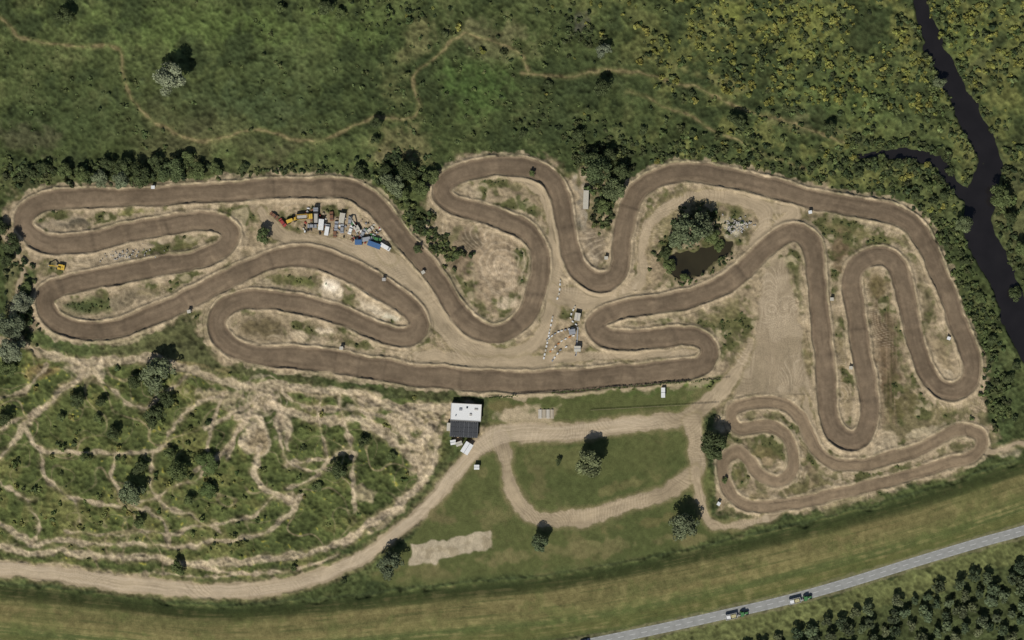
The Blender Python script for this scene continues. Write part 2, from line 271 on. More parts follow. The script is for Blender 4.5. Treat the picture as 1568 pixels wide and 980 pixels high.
# ---------------------------------------------------------------- tracks
def dotrack(D,T,A,base,rimw,seed,hj):
    global H
    D2=D+0.4*n6
    sd=A*0+seed
    side=np.where(T>0,0.,77.)
    rim=ns(A/38+side,sd)*0.5+0.5; rim2=ns(A/14+side+31,sd)
    w=rimw*(0.7+1.3*rim)
    m=sm(D2,-1.5,0.5)*sm(w-D2+2.2*f8,0,3.5)
    k=ns(A/16,D/1.5+side)
    mix(m*(0.70+0.25*rim2),lin((158,142,115))*(1+0.14*k[...,None]))
    drk=sm(1.6-np.abs(D2-w*0.5-1.5),0,1.6)*sm(-rim2,0.0,0.7); mix(drk*0.5,lin((72,67,48)))
    mt=sm(-D2,-0.8,1.4)
    Tw=T+0.5*n12
    k=ns(A/85,Tw/2.6+seed)*0.5+ns(A/36,Tw/1.5+40)*0.3+ns(A/20,Tw/5+90)*.3
    c=lin(base)*(1+0.15*k+0.02*n3+0.08*f20+0.04*f8)[...,None]
    c=c*(1-0.18*sm(f60+.5*f20,.4,1.6)[...,None])
    mix(mt,c)
    rut=sm(1.1-np.abs(D2+4.0+1.5*ns(A/50+side,sd+8)),0,1.1)*sm(ns(A/40+side,sd+14),-0.1,.6)
    mix(mt*rut*.5,lin((74,64,51)))
    lt=sm(2.6-np.abs(D2+1.3),0,2.4)*sm(ns(A/34+side,sd+4),-.3,.5); mix(mt*lt*.55,lin((144,128,103)))
    mix(mt*sm(ns(A/40+9,Tw/5)+.4*f8,0.3,1)*0.33,lin((130,114,92)))
    mix(mt*sm(ns(A/30+19,Tw/4+8)+.4*f8,0.4,1)*0.35,lin((82,71,57)))
    H=H*(1-mt)
    H+=mt*hj*0.7*sm(ns(A/19.0,sd+21),0.25,0.95)
    H+=hj*1.3*np.exp(-((D-1.8)/2.2)**2)*(0.3+0.7*rim)
    H-=hj*0.35*np.exp(-((D+3)/3.0)**2)*mt
    return mt
ym=dotrack(yoD,yoT,yoA,(124,108,86),4.0,201,0.4)
tm=dotrack(trD,trT,trA,(107,93,75),6.5,100,0.9)
# ---------------------------------------------------------------- water carving
POND=[(1022,392),(1042,386),(1064,388),(1086,378),(1106,368),(1122,371),(1118,384),(1100,397),(1082,410),(1062,420),(1040,425),(1025,414)]
pd=polyD(POND,30)+1.6*f8; wmD=np.minimum(rvD,-pd)
bank=sm(9-rvD,0,9); mix(bank*0.7,lin((56,63,37))); mix(sm(7+pd,0,7)*0.7,lin((74,73,46)))
mix(sm(1-wmD,0,2),lin((34,34,26)))
H=H-(1.9*sm(4-wmD,0,6))
WATERZ=-0.75
rm=sm(rdD,4,16); H=H*rm; mix(sm(5-rdD-1.0*n6,0,3)*0.6,lin((118,112,84)))
veg=(1-tm)*(1-ym)*(1-paleM)*(1-tri)
tall=veg*(1-lawn)*(1-dk)*(1-0.5*ins)
amp=0.03+0.13*tall+0.06*veg
g=1+amp*(0.75*n3+0.5*n6)
col*=np.clip(g,0.4,1.7)[...,None]
H+=tall*0.15*n3+0.10*tall*n6
H*=FINE; H=np.where(rdD<4,0,H)
col=np.clip(col,0.004,0.9)
# ---------------------------------------------------------------- mesh helpers
def setmesh(name,V,F,mats,colr=None,mi=None,smooth=True):
    me=bpy.data.meshes.new(name); n=F.shape[1]
    me.vertices.add(len(V)); me.vertices.foreach_set('co',np.ascontiguousarray(V,np.float32).ravel())
    me.loops.add(F.size); me.loops.foreach_set('vertex_index',np.ascontiguousarray(F,np.int32).ravel())
    me.polygons.add(len(F)); me.polygons.foreach_set('loop_start',np.arange(0,F.size,n,dtype=np.int32))
    if mi is not None: me.polygons.foreach_set('material_index',np.ascontiguousarray(mi,np.int32))
    me.update(calc_edges=True)
    me.polygons.foreach_set('use_smooth',np.full(len(F),smooth))
    if colr is not None:
        at=me.color_attributes.new('Col','FLOAT_COLOR','POINT')
        c=np.ones((len(V),4),np.float32); c[:,:3]=colr; at.data.foreach_set('color',c.ravel())
    for m in mats: me.materials.append(m)
    return me
def link(name,me,loc=(0,0,0),rot=0,sc=(1,1,1),parent=None):
    o=bpy.data.objects.new(name,me); o.location=loc; o.rotation_euler=(0,0,rot); o.scale=sc
    bpy.context.scene.collection.objects.link(o)
    if parent: o.parent=parent
    return o
def newmat(name):
    m=bpy.data.materials.new(name); m.use_nodes=True; nt=m.node_tree; b=nt.nodes['Principled BSDF']; return m,nt,b
def ground_mat(name,sc=2.2,amt=0.35,bump=0.25):
    m,nt,b=newmat(name); N=nt.nodes.new; Lk=nt.links.new
    at=N('ShaderNodeAttribute'); at.attribute_name='Col'
    ge=N('ShaderNodeNewGeometry')
    no=N('ShaderNodeTexNoise'); no.inputs['Scale'].default_value=sc; no.inputs['Detail'].default_value=6; no.inputs['Roughness'].default_value=0.7
    Lk(ge.outputs['Position'],no.inputs['Vector'])
    mr=N('ShaderNodeMapRange'); mr.inputs['From Min'].default_value=0.3; mr.inputs['From Max'].default_value=0.7
    mr.inputs['To Min'].default_value=1-amt; mr.inputs['To Max'].default_value=1+amt
    Lk(no.outputs['Fac'],mr.inputs['Value'])
    vm=N('ShaderNodeVectorMath'); vm.operation='SCALE'; Lk(at.outputs['Color'],vm.inputs[0]); Lk(mr.outputs['Result'],vm.inputs['Scale'])
    Lk(vm.outputs['Vector'],b.inputs['Base Color'])
    bp=N('ShaderNodeBump'); bp.inputs['Strength'].default_value=bump; bp.inputs['Distance'].default_value=0.3
    Lk(no.outputs['Fac'],bp.inputs['Height']); Lk(bp.outputs['Normal'],b.inputs['Normal'])
    b.inputs['Roughness'].default_value=0.95; b.inputs['Specular IOR Level'].default_value=0.1
    return m
M_ground=ground_mat('ground_soil_grass'); M_track=ground_mat('compacted_soil',1.6,0.14,0.15); M_pale=ground_mat('sandy_gravel',2.5,0.16,0.2)
def pmat(name,c,rough=0.6,spec=0.3,var=0.12,metal=0.0,sc=3.0):
    m,nt,b=newmat(name); N=nt.nodes.new; Lk=nt.links.new
    no=N('ShaderNodeTexNoise'); no.inputs['Scale'].default_value=sc; no.inputs['Detail'].default_value=4
    tc=N('ShaderNodeTexCoord'); Lk(tc.outputs['Object'],no.inputs['Vector'])
    mr=N('ShaderNodeMapRange'); mr.inputs['From Min'].default_value=0.3; mr.inputs['From Max'].default_value=0.7; mr.inputs['To Min'].default_value=1-var; mr.inputs['To Max'].default_value=1+var
    Lk(no.outputs['Fac'],mr.inputs['Value'])
    vm=N('ShaderNodeVectorMath'); vm.operation='SCALE'; vm.inputs[0].default_value=tuple(c[:3]); Lk(mr.outputs['Result'],vm.inputs['Scale'])
    Lk(vm.outputs['Vector'],b.inputs['Base Color'])
    b.inputs['Roughness'].default_value=rough; b.inputs['Specular IOR Level'].default_value=spec; b.inputs['Metallic'].default_value=metal
    return m
# ---------------------------------------------------------------- terrain
P=np.stack([(X-CX)*S,(CY-Y)*S,H],-1)
idx=np.arange(NX*NY).reshape(NY,NX)
allF=np.stack([idx[:-1,:-1],idx[1:,:-1],idx[1:,1:],idx[:-1,1:]],-1)
link('ground',setmesh('ground',P.reshape(-1,3),allF.reshape(-1,4),[M_ground],col.reshape(-1,3)))
def subset(name,mask,mat,dz,z=None):
    fm=mask[:-1,:-1]&mask[1:,:-1]&mask[1:,1:]&mask[:-1,1:]
    F=allF[fm]; u,inv=np.unique(F.ravel(),return_inverse=True)
    V=P.reshape(-1,3)[u].copy(); V[:,2]+=dz
    if z is not None: V[:,2]=z
    return link(name,setmesh(name,V,inv.reshape(-1,4),[mat],col.reshape(-1,3)[u]))
subset('motocross_track',tm>0.5,M_track,0.012)
subset('youth_motocross_track',(ym>0.5)&(tm<0.5),M_track,0.008)
subset('dirt_road',(paleM>0.6)&(tm<0.5)&(ym<0.5),M_pale,0.004)
def water(name,c,rough=0.12):
    m,nt,b=newmat(name); N=nt.nodes.new; Lk=nt.links.new
    ge=N('ShaderNodeNewGeometry'); no=N('ShaderNodeTexNoise'); no.inputs['Scale'].default_value=0.12; no.inputs['Detail'].default_value=5
    Lk(ge.outputs['Position'],no.inputs['Vector'])
    rp=N('ShaderNodeMix'); rp.data_type='RGBA'; rp.inputs['A'].default_value=(*(np.array(c)*0.7),1); rp.inputs['B'].default_value=(*(np.array(c)*1.5),1)
    Lk(no.outputs['Fac'],rp.inputs['Factor']); Lk(rp.outputs['Result'],b.inputs['Base Color'])
    n2=N('ShaderNodeTexNoise'); n2.inputs['Scale'].default_value=1.2; Lk(ge.outputs['Position'],n2.inputs['Vector'])
    bp=N('ShaderNodeBump'); bp.inputs['Strength'].default_value=0.08; Lk(n2.outputs['Fac'],bp.inputs['Height']); Lk(bp.outputs['Normal'],b.inputs['Normal'])
    b.inputs['Roughness'].default_value=rough; b.inputs['Specular IOR Level'].default_value=0.4
    return m
subset('river_water',rvD<9,water('river_water',lin((28,26,26))),0,WATERZ)
subset('pond_water',pd>-9,water('pond_water',lin((44,40,26))),0,WATERZ)
def zat(px,py):
    i=min(max(int(np.searchsorted(xs,px)),0),NX-1); j=min(max(int(np.searchsorted(ys,py)),0),NY-1); return float(H[j,i])
# ---------------------------------------------------------------- asphalt road
rq=cr([p+(8.0,) for p in ROAD],False,6)
def ribbon(name,o0,o1,z,mat,dash=None):
    q=rq[:,:2]; d=np.gradient(q,axis=0); d/=np.linalg.norm(d,axis=1)[:,None]; nn=np.stack([-d[:,1],d[:,0]],1)
    if dash:
        L=np.concatenate([[0],np.cumsum(np.linalg.norm(np.diff(q,axis=0),axis=1))]); V=[];F=[]
        s=0
        while s<L[-1]-dash[0]:
            ps=[]
            for ss in (s,s+dash[0]):
                x=np.interp(ss,L,q[:,0]);y=np.interp(ss,L,q[:,1]);a=np.interp(ss,L,nn[:,0]);b=np.interp(ss,L,nn[:,1])
                ps+= [(x+a*o0,y+b*o0),(x+a*o1,y+b*o1)]
            k=len(V); V+=[((x-CX)*S,(CY-y)*S,z) for x,y in ps]; F.append((k,k+1,k+3,k+2)); s+=dash[1]
        return link(name,setmesh(name,np.array(V),np.array(F),[mat],smooth=False))
    a=q+nn*o0;b=q+nn*o1; n=len(q)
    V=np.zeros((2*n,3)); V[0::2,0]=(a[:,0]-CX)*S; V[0::2,1]=(CY-a[:,1])*S; V[1::2,0]=(b[:,0]-CX)*S; V[1::2,1]=(CY-b[:,1])*S; V[:,2]=z
    i=np.arange(n-1)*2; F=np.stack([i,i+1,i+3,i+2],1)
    return link(name,setmesh(name,V,F,[mat],smooth=False))
M_asph=pmat('asphalt_old',lin((132,132,127)),0.9,0.2,0.1,0,0.4); M_mark=pmat('road_paint',(0.55,0.55,0.52),0.7)
ribbon('asphalt_road',-7.6,7.6,0.02,M_asph)
ribbon('road_centre_marking',-0.25,0.25,0.026,M_mark,(9,18)); ribbon('road_edge_marking',-6.6,-6.3,0.026,M_mark,(7,12)); ribbon('road_edge_marking',6.3,6.6,0.026,M_mark,(7,12))
# ---------------------------------------------------------------- foliage
def leafmat(name):
    m,nt,b=newmat(name); N=nt.nodes.new; Lk=nt.links.new
    at=N('ShaderNodeAttribute'); at.attribute_name='Col'; oi=N('ShaderNodeObjectInfo')
    vm=N('ShaderNodeVectorMath'); vm.operation='MULTIPLY'; Lk(at.outputs['Color'],vm.inputs[0]); Lk(oi.outputs['Color'],vm.inputs[1])
    ge=N('ShaderNodeNewGeometry'); no=N('ShaderNodeTexNoise'); no.inputs['Scale'].default_value=1.5; Lk(ge.outputs['Position'],no.inputs['Vector'])
    mr=N('ShaderNodeMapRange'); mr.inputs['To Min'].default_value=0.7; mr.inputs['To Max'].default_value=1.6; Lk(no.outputs['Fac'],mr.inputs['Value'])
    v2=N('ShaderNodeVectorMath'); v2.operation='SCALE'; Lk(vm.outputs['Vector'],v2.inputs[0]); Lk(mr.outputs['Result'],v2.inputs['Scale'])
    Lk(v2.outputs['Vector'],b.inputs['Base Color']); b.inputs['Roughness'].default_value=0.75; b.inputs['Specular IOR Level'].default_value=0.2
    return m
M_leaf=leafmat('foliage'); M_bark=pmat('bark',(0.09,0.07,0.05),0.9,0.1)
def crown(nb,nl,leaf,seed,vz=0.8,spread=0.62):
    g=np.random.default_rng(seed)
    d=g.standard_normal((nb,3)); d/=np.linalg.norm(d,axis=1)[:,None]; d[:,2]=np.abs(d[:,2])*1.0-0.25
    bc=d*(spread*g.uniform(0.5,1.2,(nb,1)))*np.array([1,1,vz]); br=g.uniform(0.18,0.40,nb)
    bb=g.uniform(0.65,1.25,nb)
    k=g.choice(nb,nl,p=br**2/np.sum(br**2)); n=g.standard_normal((nl,3)); n/=np.linalg.norm(n,axis=1)[:,None]
    n[:,2]=np.where(n[:,2]<-0.3,-n[:,2],n[:,2])
    c=bc[k]+n*(br[k]*g.uniform(0.55,1.08,nl)**0.7)[:,None]*np.array([1,1,0.85])
    nn=n+g.standard_normal((nl,3))*0.45; nn/=np.linalg.norm(nn,axis=1)[:,None]
    a=np.cross(nn,g.standard_normal((nl,3))); a/=np.linalg.norm(a,axis=1)[:,None]; b=np.cross(nn,a)
    s=leaf*g.uniform(0.6,1.3,(nl,1)); a=a*s;b=b*s*0.75
    V=np.stack([c-a-b*.4,c+b*-1+a*.2,c+a+b*.3,c-a*.1+b],1).reshape(-1,3)
    sh=np.repeat(bb[k]*g.uniform(0.8,1.25,nl),4)
    F=np.arange(nl*4).reshape(-1,4)
    return V,F,sh,bc
def tube(p0,p1,r0,r1,n=7):
    p0=np.array(p0);p1=np.array(p1);d=p1-p0;d=d/np.linalg.norm(d);a=np.cross(d,[0.3,1,0.2]);a/=np.linalg.norm(a);b=np.cross(d,a)
    th=np.arange(n)*2*math.pi/n; ring=np.cos(th)[:,None]*a+np.sin(th)[:,None]*b
    V=np.concatenate([p0+ring*r0,p1+ring*r1]); F=np.array([(i,(i+1)%n,n+(i+1)%n,n+i) for i in range(n)]); return V,F
TREES=[]
for v in range(8):
    V,F,sh,bc=crown(18+v%4*3,3000,0.060,100+v,0.85,0.62+0.02*(v%3)); V=V+np.array([0,0,1.0]); bc=bc+np.array([0,0,1.0])
    Vs=[V];Fs=[F];mi=[np.zeros(len(F))];sc=[sh];k=len(V)
    tubes=[((0,0,-0.05),(0.02,0.01,0.45),0.07,0.05)]+[((0.02,0.01,0.4),tuple(b),0.035,0.012) for b in bc[:8]]
    for a in tubes:
        tv,tf=tube(*a); Vs.append(tv);Fs.append(tf+k);k+=len(tv);mi.append(np.ones(len(tf)));sc.append(np.ones(len(tv)))
    sh=np.concatenate(sc)
    TREES.append(setmesh('tree_mesh_%d'%v,np.concatenate(Vs),np.concatenate(Fs),[M_leaf,M_bark],np.repeat(sh[:,None],3,1),np.concatenate(mi),False))
def tree(name,px,py,r,c,hs=1.0):
    o=link(name,random.choice(TREES),((px-CX)*S,(CY-py)*S,zat(px,py)-0.1),random.uniform(0,6.28),(r*S*random.uniform(1.02,1.2),r*S*random.uniform(1.0,1.15),r*S*hs))
    o.color=(*(lin(c)*1.1),1); return o
SIL=(104,109,84);DG=(64,72,43);MG=(80,89,52)
TL=[
 ('willow_tree',268,120,30,SIL,.9),('alder_tree',102,27,15,DG,1),('oak_tree',901,708,26,(98,103,70),1.1),('oak_tree',1045,803,23,(88,94,68),1.1),('maple_tree',1090,682,25,DG,1),
 ('oak_tree',826,830,17,(78,88,60),1.1),('oak_tree',600,862,21,(78,85,62),1.1),('willow_tree',246,572,28,(92,99,70),.9),('alder_tree',240,636,18,DG,1),('alder_tree',120,612,13,DG,1),
 ('willow_tree',200,752,22,(84,92,64),.9),('oak_tree',273,722,18,MG,1),('alder_tree',520,722,16,DG,1),('alder_tree',558,676,10,DG,1),('oak_tree',262,695,10,MG,1),
 ('willow_tree',18,535,24,(96,101,78),.9),('willow_tree',18,500,24,(82,88,66),1),('alder_tree',18,375,15,DG,1),('willow_tree',36,466,18,(102,106,84),1),('alder_tree',12,400,12,DG,1),('willow_tree',12,565,14,MG,1),('alder_tree',5,350,12,DG,1),('alder_tree',40,440,9,MG,1),
 ('willow_tree',155,274,15,(94,100,74),.9),('willow_tree',188,280,16,(90,97,72),.9),('alder_tree',215,272,20,DG,1),('alder_tree',190,256,16,DG,1),('oak_tree',262,262,20,(72,82,50),.9),('alder_tree',240,252,13,DG,1),('alder_tree',100,262,13,MG,1),('willow_tree',128,268,13,MG,1),('alder_tree',70,256,10,DG,1),('alder_tree',305,262,14,MG,.9),('oak_tree',285,245,12,MG,.9),('alder_tree',165,250,12,DG,.9),('oak_tree',330,258,11,MG,.8),('alder_tree',45,262,9,DG,.9),('alder_tree',375,258,8,DG,.8),
 ('willow_tree',605,283,20,(94,101,72),1),('alder_tree',622,262,18,DG,1),('willow_tree',645,290,15,MG,1),('alder_tree',552,263,13,DG,1),('oak_tree',660,270,13,MG,1),('alder_tree',618,300,12,MG,1),('alder_tree',590,262,12,DG,1),
 ('oak_tree',915,262,23,(70,80,50),1),('willow_tree',940,292,22,(84,92,60),1),('alder_tree',905,245,16,DG,1),('alder_tree',925,315,14,MG,1),('oak_tree',950,262,15,DG,1),('alder_tree',932,240,13,DG,1),
 ('willow_tree',1052,352,28,(84,92,64),1.1),('willow_tree',1075,345,22,(88,95,68),1.1),('willow_tree',1036,366,15,(88,96,68),1),('alder_tree',1026,408,11,MG,1),('alder_tree',1102,376,10,MG,1),('alder_tree',1090,362,12,MG,1),('alder_tree',1048,424,7,MG,1),('alder_tree',1020,388,9,DG,1),
 ('willow_tree',925,78,12,(100,106,84),1),('alder_tree',920,135,16,DG,1),('alder_tree',1130,186,14,DG,1),('alder_tree',1270,196,11,DG,1),('alder_tree',500,12,12,DG,.9),('alder_tree',520,22,9,MG,.9),
 ('alder_tree',886,206,10,DG,1),('willow_tree',1530,300,18,MG,1),('willow_tree',1473,344,16,(88,96,64),1),('willow_tree',1436,126,11,(94,101,72),1),('alder_tree',577,190,11,DG,1),('alder_tree',575,215,7,DG,1),
 ('alder_tree',8,640,13,DG,1),('oak_tree',176,664,11,DG,1),('oak_tree',272,868,12,MG,1),('alder_tree',526,890,5,DG,1),('alder_tree',405,360,13,(74,85,50),1),('alder_tree',855,706,6,DG,1),
 ('alder_tree',640,380,8,DG,1),('alder_tree',155,615,9,DG,1),('alder_tree',215,800,9,MG,1),('oak_tree',290,765,9,MG,1),('oak_tree',1560,380,14,MG,1),('oak_tree',1555,450,12,DG,1),('willow_tree',1420,285,9,MG,1),('alder_tree',1545,335,12,DG,1),
 ('willow_tree',1350,240,7,MG,1),('alder_tree',1455,262,8,DG,1),('alder_tree',700,390,7,MG,1),('oak_tree',815,265,6,MG,1),('alder_tree',1315,265,8,DG,1),('alder_tree',430,12,8,MG,.8),
 ('oak_tree',318,712,20,(74,86,47),.5),('oak_tree',320,750,15,(70,82,45),.6),('alder_tree',205,585,12,DG,.9),('alder_tree',255,610,14,DG,.9),('oak_tree',130,700,8,MG,.8),('oak_tree',95,640,8,MG,.8),('oak_tree',450,870,6,MG,1),('alder_tree',600,700,8,MG,.8),('oak_tree',150,640,7,MG,.8),('alder_tree',215,715,12,DG,.9),('oak_tree',485,745,9,MG,.6),('oak_tree',1110,735,5,MG,1),
 ('alder_tree',1445,300,9,DG,.8),('alder_tree',1478,400,8,DG,.8),('alder_tree',1500,455,9,MG,.7),('alder_tree',1520,520,9,DG,.7),('oak_tree',1545,580,10,DG,.7),('oak_tree',1530,625,9,MG,.7),('alder_tree',1555,560,8,DG,.7),('alder_tree',1400,300,8,DG,.8),('alder_tree',1375,250,8,DG,.8),('alder_tree',1480,440,7,DG,.7),('alder_tree',800,205,8,DG,.7),('alder_tree',985,200,8,DG,.7),('alder_tree',1060,205,7,DG,.7),('alder_tree',1205,235,8,DG,.7),('alder_tree',840,130,8,DG,.7)]
for a in TL: tree(*a)
SHR=[crown(5,60,0.24,300+i,0.7,0.5) for i in range(12)]
PTR=[crown(10,420,0.12,400+i,0.85,0.55) for i in range(6)]
def mass(name,items,temps,zc,trunk=False,gain=1.1):
    Vs=[];Fs=[];Cs=[];k=0
    for (px,py,r,c) in items:
        V,F,sh,bc=temps[random.randrange(len(temps))]; a=random.uniform(0,6.28); ca,sa=math.cos(a),math.sin(a)
        R=r*S; v=V.copy(); v[:,2]+=zc; v=v*R*np.array([random.uniform(.9,1.2),random.uniform(.9,1.2),random.uniform(.8,1.1)])
        x=v[:,0]*ca-v[:,1]*sa; y=v[:,0]*sa+v[:,1]*ca; z0=zat(px,py)
        Vs.append(np.stack([x+(px-CX)*S,y+(CY-py)*S,v[:,2]+z0],1)); Fs.append(F+k); k+=len(V)
        Cs.append(sh[:,None]*lin(c)*gain)
        if trunk:
            tv,_=tube(((px-CX)*S,(CY-py)*S,z0-.1),((px-CX)*S,(CY-py)*S,z0+R*.9),R*.06,R*.03,4)
            _,tf=tube((0,0,0),(0,0,1),1,1,4); Vs.append(tv);Fs.append(tf+k);k+=len(tv);Cs.append(np.tile([.07,.055,.04],(len(tv),1)))
    if not Vs: return
    return link(name,setmesh(name,np.concatenate(Vs),np.concatenate(Fs),[M_leaf],np.concatenate(Cs),None,False))
def jit(c,a=10):
    d=random.uniform(-a,a); return (max(c[0]+d+random.uniform(-4,4),20),max(c[1]+d,25),max(c[2]+d*.6,12))
def fld(A,px,py):
    return float(A[min(int(np.searchsorted(ys,py)),NY-1),min(int(np.searchsorted(xs,px)),NX-1)])
def blocked(px,py,m=4):
    return fld(trD,px,py)<m or fld(yoD,px,py)<m or fld(paleM,px,py)>.3 or fld(rvD,px,py)<2 or fld(rdD,px,py)<8 or fld(pd,px,py)>-3 
it=[];
while len(it)<2200:
    x=random.uniform(560,1660);y=random.uniform(-80,330)
    dens=0.10+0.75*max(0,min(1,(x-800)/250)); f=fld(f60,x,y)+.4*fld(f20,x,y)
    if y>175: dens*=.6
    if random.random()>dens*max(0.04,min(1,.35+.7*f)): continue
    if blocked(x,y,7) or fld(outD,x,y)>-6: continue
    yel=random.random()<(0.42 if (y<170 and x>820) else .12)
    it.append((x,y,random.choice([3,4,5,6,7,9]),jit((106,106,52) if yel else random.choice([(72,81,45),(84,92,54),(60,68,40),(54,62,37)]),12)))
mass('scrub_thicket',it,SHR,.2)
it=[]
while len(it)<700:
    x=random.uniform(-100,860);y=random.uniform(-80,300)
    if blocked(x,y,6) or fld(outD,x,y)>-6: continue
    if random.random()>max(.03,min(1,.2+.7*fld(f60,x,y)*-1+.4*fld(f20,x,y))): continue
    it.append((x,y,random.choice([2,2,3,3,4,6]),jit(random.choice([(74,83,47),(60,68,40),(84,92,56),(78,87,50)]),8)))
mass('meadow_bushes',it,SHR,.1)
it=[]
def belt(pts,w,n,cs,r=(3,7)):
    q=cr([p+(0.,) for p in pts]); 
    for _ in range(n):
        p=q[random.randrange(len(q))]; x=p[0]+random.gauss(0,w);y=p[1]+random.gauss(0,w)
        if blocked(x,y,5): continue
        it.append((x,y,random.uniform(*r),jit(random.choice(cs),8)))
DK=[(60,68,40),(72,80,46),(54,61,37)]; 
belt([(20,265),(180,262),(320,262)],9,170,DK,(4,10)); belt([(330,270),(450,262),(560,258)],8,80,DK)
belt([(590,270),(620,320),(650,350),(690,400)],10,160,DK+[(86,93,54)],(4,9)); belt([(600,250),(660,275)],10,60,DK,(4,10)); belt([(880,240),(960,250)],12,80,DK,(5,10)); belt([(920,280),(930,340)],10,60,DK,(5,10))
belt([(1010,235),(1150,245),(1300,270),(1420,310)],10,200,DK+[(90,94,54)]); belt([(1430,330),(1470,420),(1510,520),(1530,640)],15,320,DK+[(82,90,52)],(3,8))
belt([(1390,-60),(1420,80),(1450,160),(1490,240),(1480,300)],10,150,DK+[(92,96,56)],(3,6)); belt([(1430,-60),(1450,60),(1490,140),(1540,230),(1535,300),(1560,420),(1640,520)],12,220,DK,(3,8))
belt([(1010,400),(1020,370),(1060,330),(1120,350)],8,70,DK); belt([(1040,436),(1085,422),(1118,395)],5,50,DK,(2,5)); belt([(10,360),(30,420),(30,480),(40,520)],12,90,DK,(4,10))
belt([(1300,245),(1400,255),(1460,290)],7,110,DK,(4,8)); belt([(1330,222),(1400,224),(1450,240)],5,80,DK,(3,7)); belt([(540,5),(640,20)],14,40,DK); belt([(860,30),(900,60)],12,40,DK); belt([(800,190),(900,200),(980,220)],10,80,DK)
mass('bank_shrubs',it,SHR,.3)
it=[]
while len(it)<290:
    x=random.uniform(-90,680);y=random.uniform(560,870)
    if fld(pracD,x,y)<4 or blocked(x,y,3): continue
    i=(int(np.searchsorted(ys,y)),int(np.searchsorted(xs,x)))
    if col[i][0]>col[i][1]*1.02 or random.random()>.35+.4*fld(f20,x,y): continue
    it.append((x,y,random.choice([2,3,4,5,6,8]),jit(random.choice([(72,82,44),(84,90,50),(64,72,42),(100,99,54)]),8)))
mass('practice_area_bushes',it,SHR,.1)
it=[]
while len(it)<330:
    x=random.uniform(60,1500);y=random.uniform(270,780)
    if fld(outD,x,y)<4 or blocked(x,y,3) or fld(tri,x,y)>.2: continue
    i=(int(np.searchsorted(ys,y)),int(np.searchsorted(xs,x)))
    if col[i][0]>col[i][1]*1.05: continue
    it.append((x,y,random.choice([1.5,2,2,3,4]),jit(random.choice([(70,78,44),(82,86,50),(62,68,40)]),8)))
mass('trackside_weeds',it,SHR,.2)
it=[]
for row in range(12):
    for k in range(60):
        x=1030+k*23+(row%2)*9+random.uniform(-6,6); y0=992-(x-1100)*0.31 if x<1700 else 806
        y=y0+18+row*21+random.uniform(-6,6)-max(0,(1568-x))*0.02
        if x>1760 or random.random()<.12 or y<y0+8: continue
        it.append((x,y,random.uniform(9,14.5),jit(random.choice([(70,77,52),(60,68,46),(82,89,62)]),7)))
mass('tree_plantation',it,PTR,.9,True)
it=[(750+k*3.0,609-k*3.0*0.082+random.uniform(-1.2,1.2),random.uniform(1.8,3),jit((66,75,42),6)) for k in range(118) if not 14<k<32]
mass('hedge',it,SHR,.3)
# ---------------------------------------------------------------- built objects
MC={}
def C(n,c,**k):
    if n not in MC: MC[n]=pmat(n,c,**k)
    return MC[n]
white=C('white_paint',(.66,.66,.63),rough=.5);grey=C('grey_metal',(.25,.26,.27),rough=.5);dark=C('dark_roofing',(.045,.047,.05),rough=.7);black=C('rubber',(.02,.02,.02),rough=.8)
glass=C('window_glass',(.03,.04,.05),rough=.1,spec=.6,var=.02);yellow=C('yellow_paint',(.55,.36,.05),rough=.45);red=C('red_paint',(.30,.05,.04),rough=.4);blue=C('blue_paint',(.06,.13,.26),rough=.4)
cream=C('cream_paint',(.46,.43,.35));wood=C('weathered_wood',(.30,.24,.17),rough=.9);green=C('green_paint',(.05,.16,.05));orange=C('orange_paint',(.5,.2,.06));brick=C('brick',(.25,.13,.09),rough=.9);silver=C('silver_paint',(.42,.43,.44),rough=.3,metal=.4);hay=C('load_of_hay',(.42,.38,.2),rough=.95,var=.3);conc=C('concrete',(.38,.36,.32),rough=.9)
rust=C('rusty_steel',(.18,.09,.05),rough=.9,var=.3)
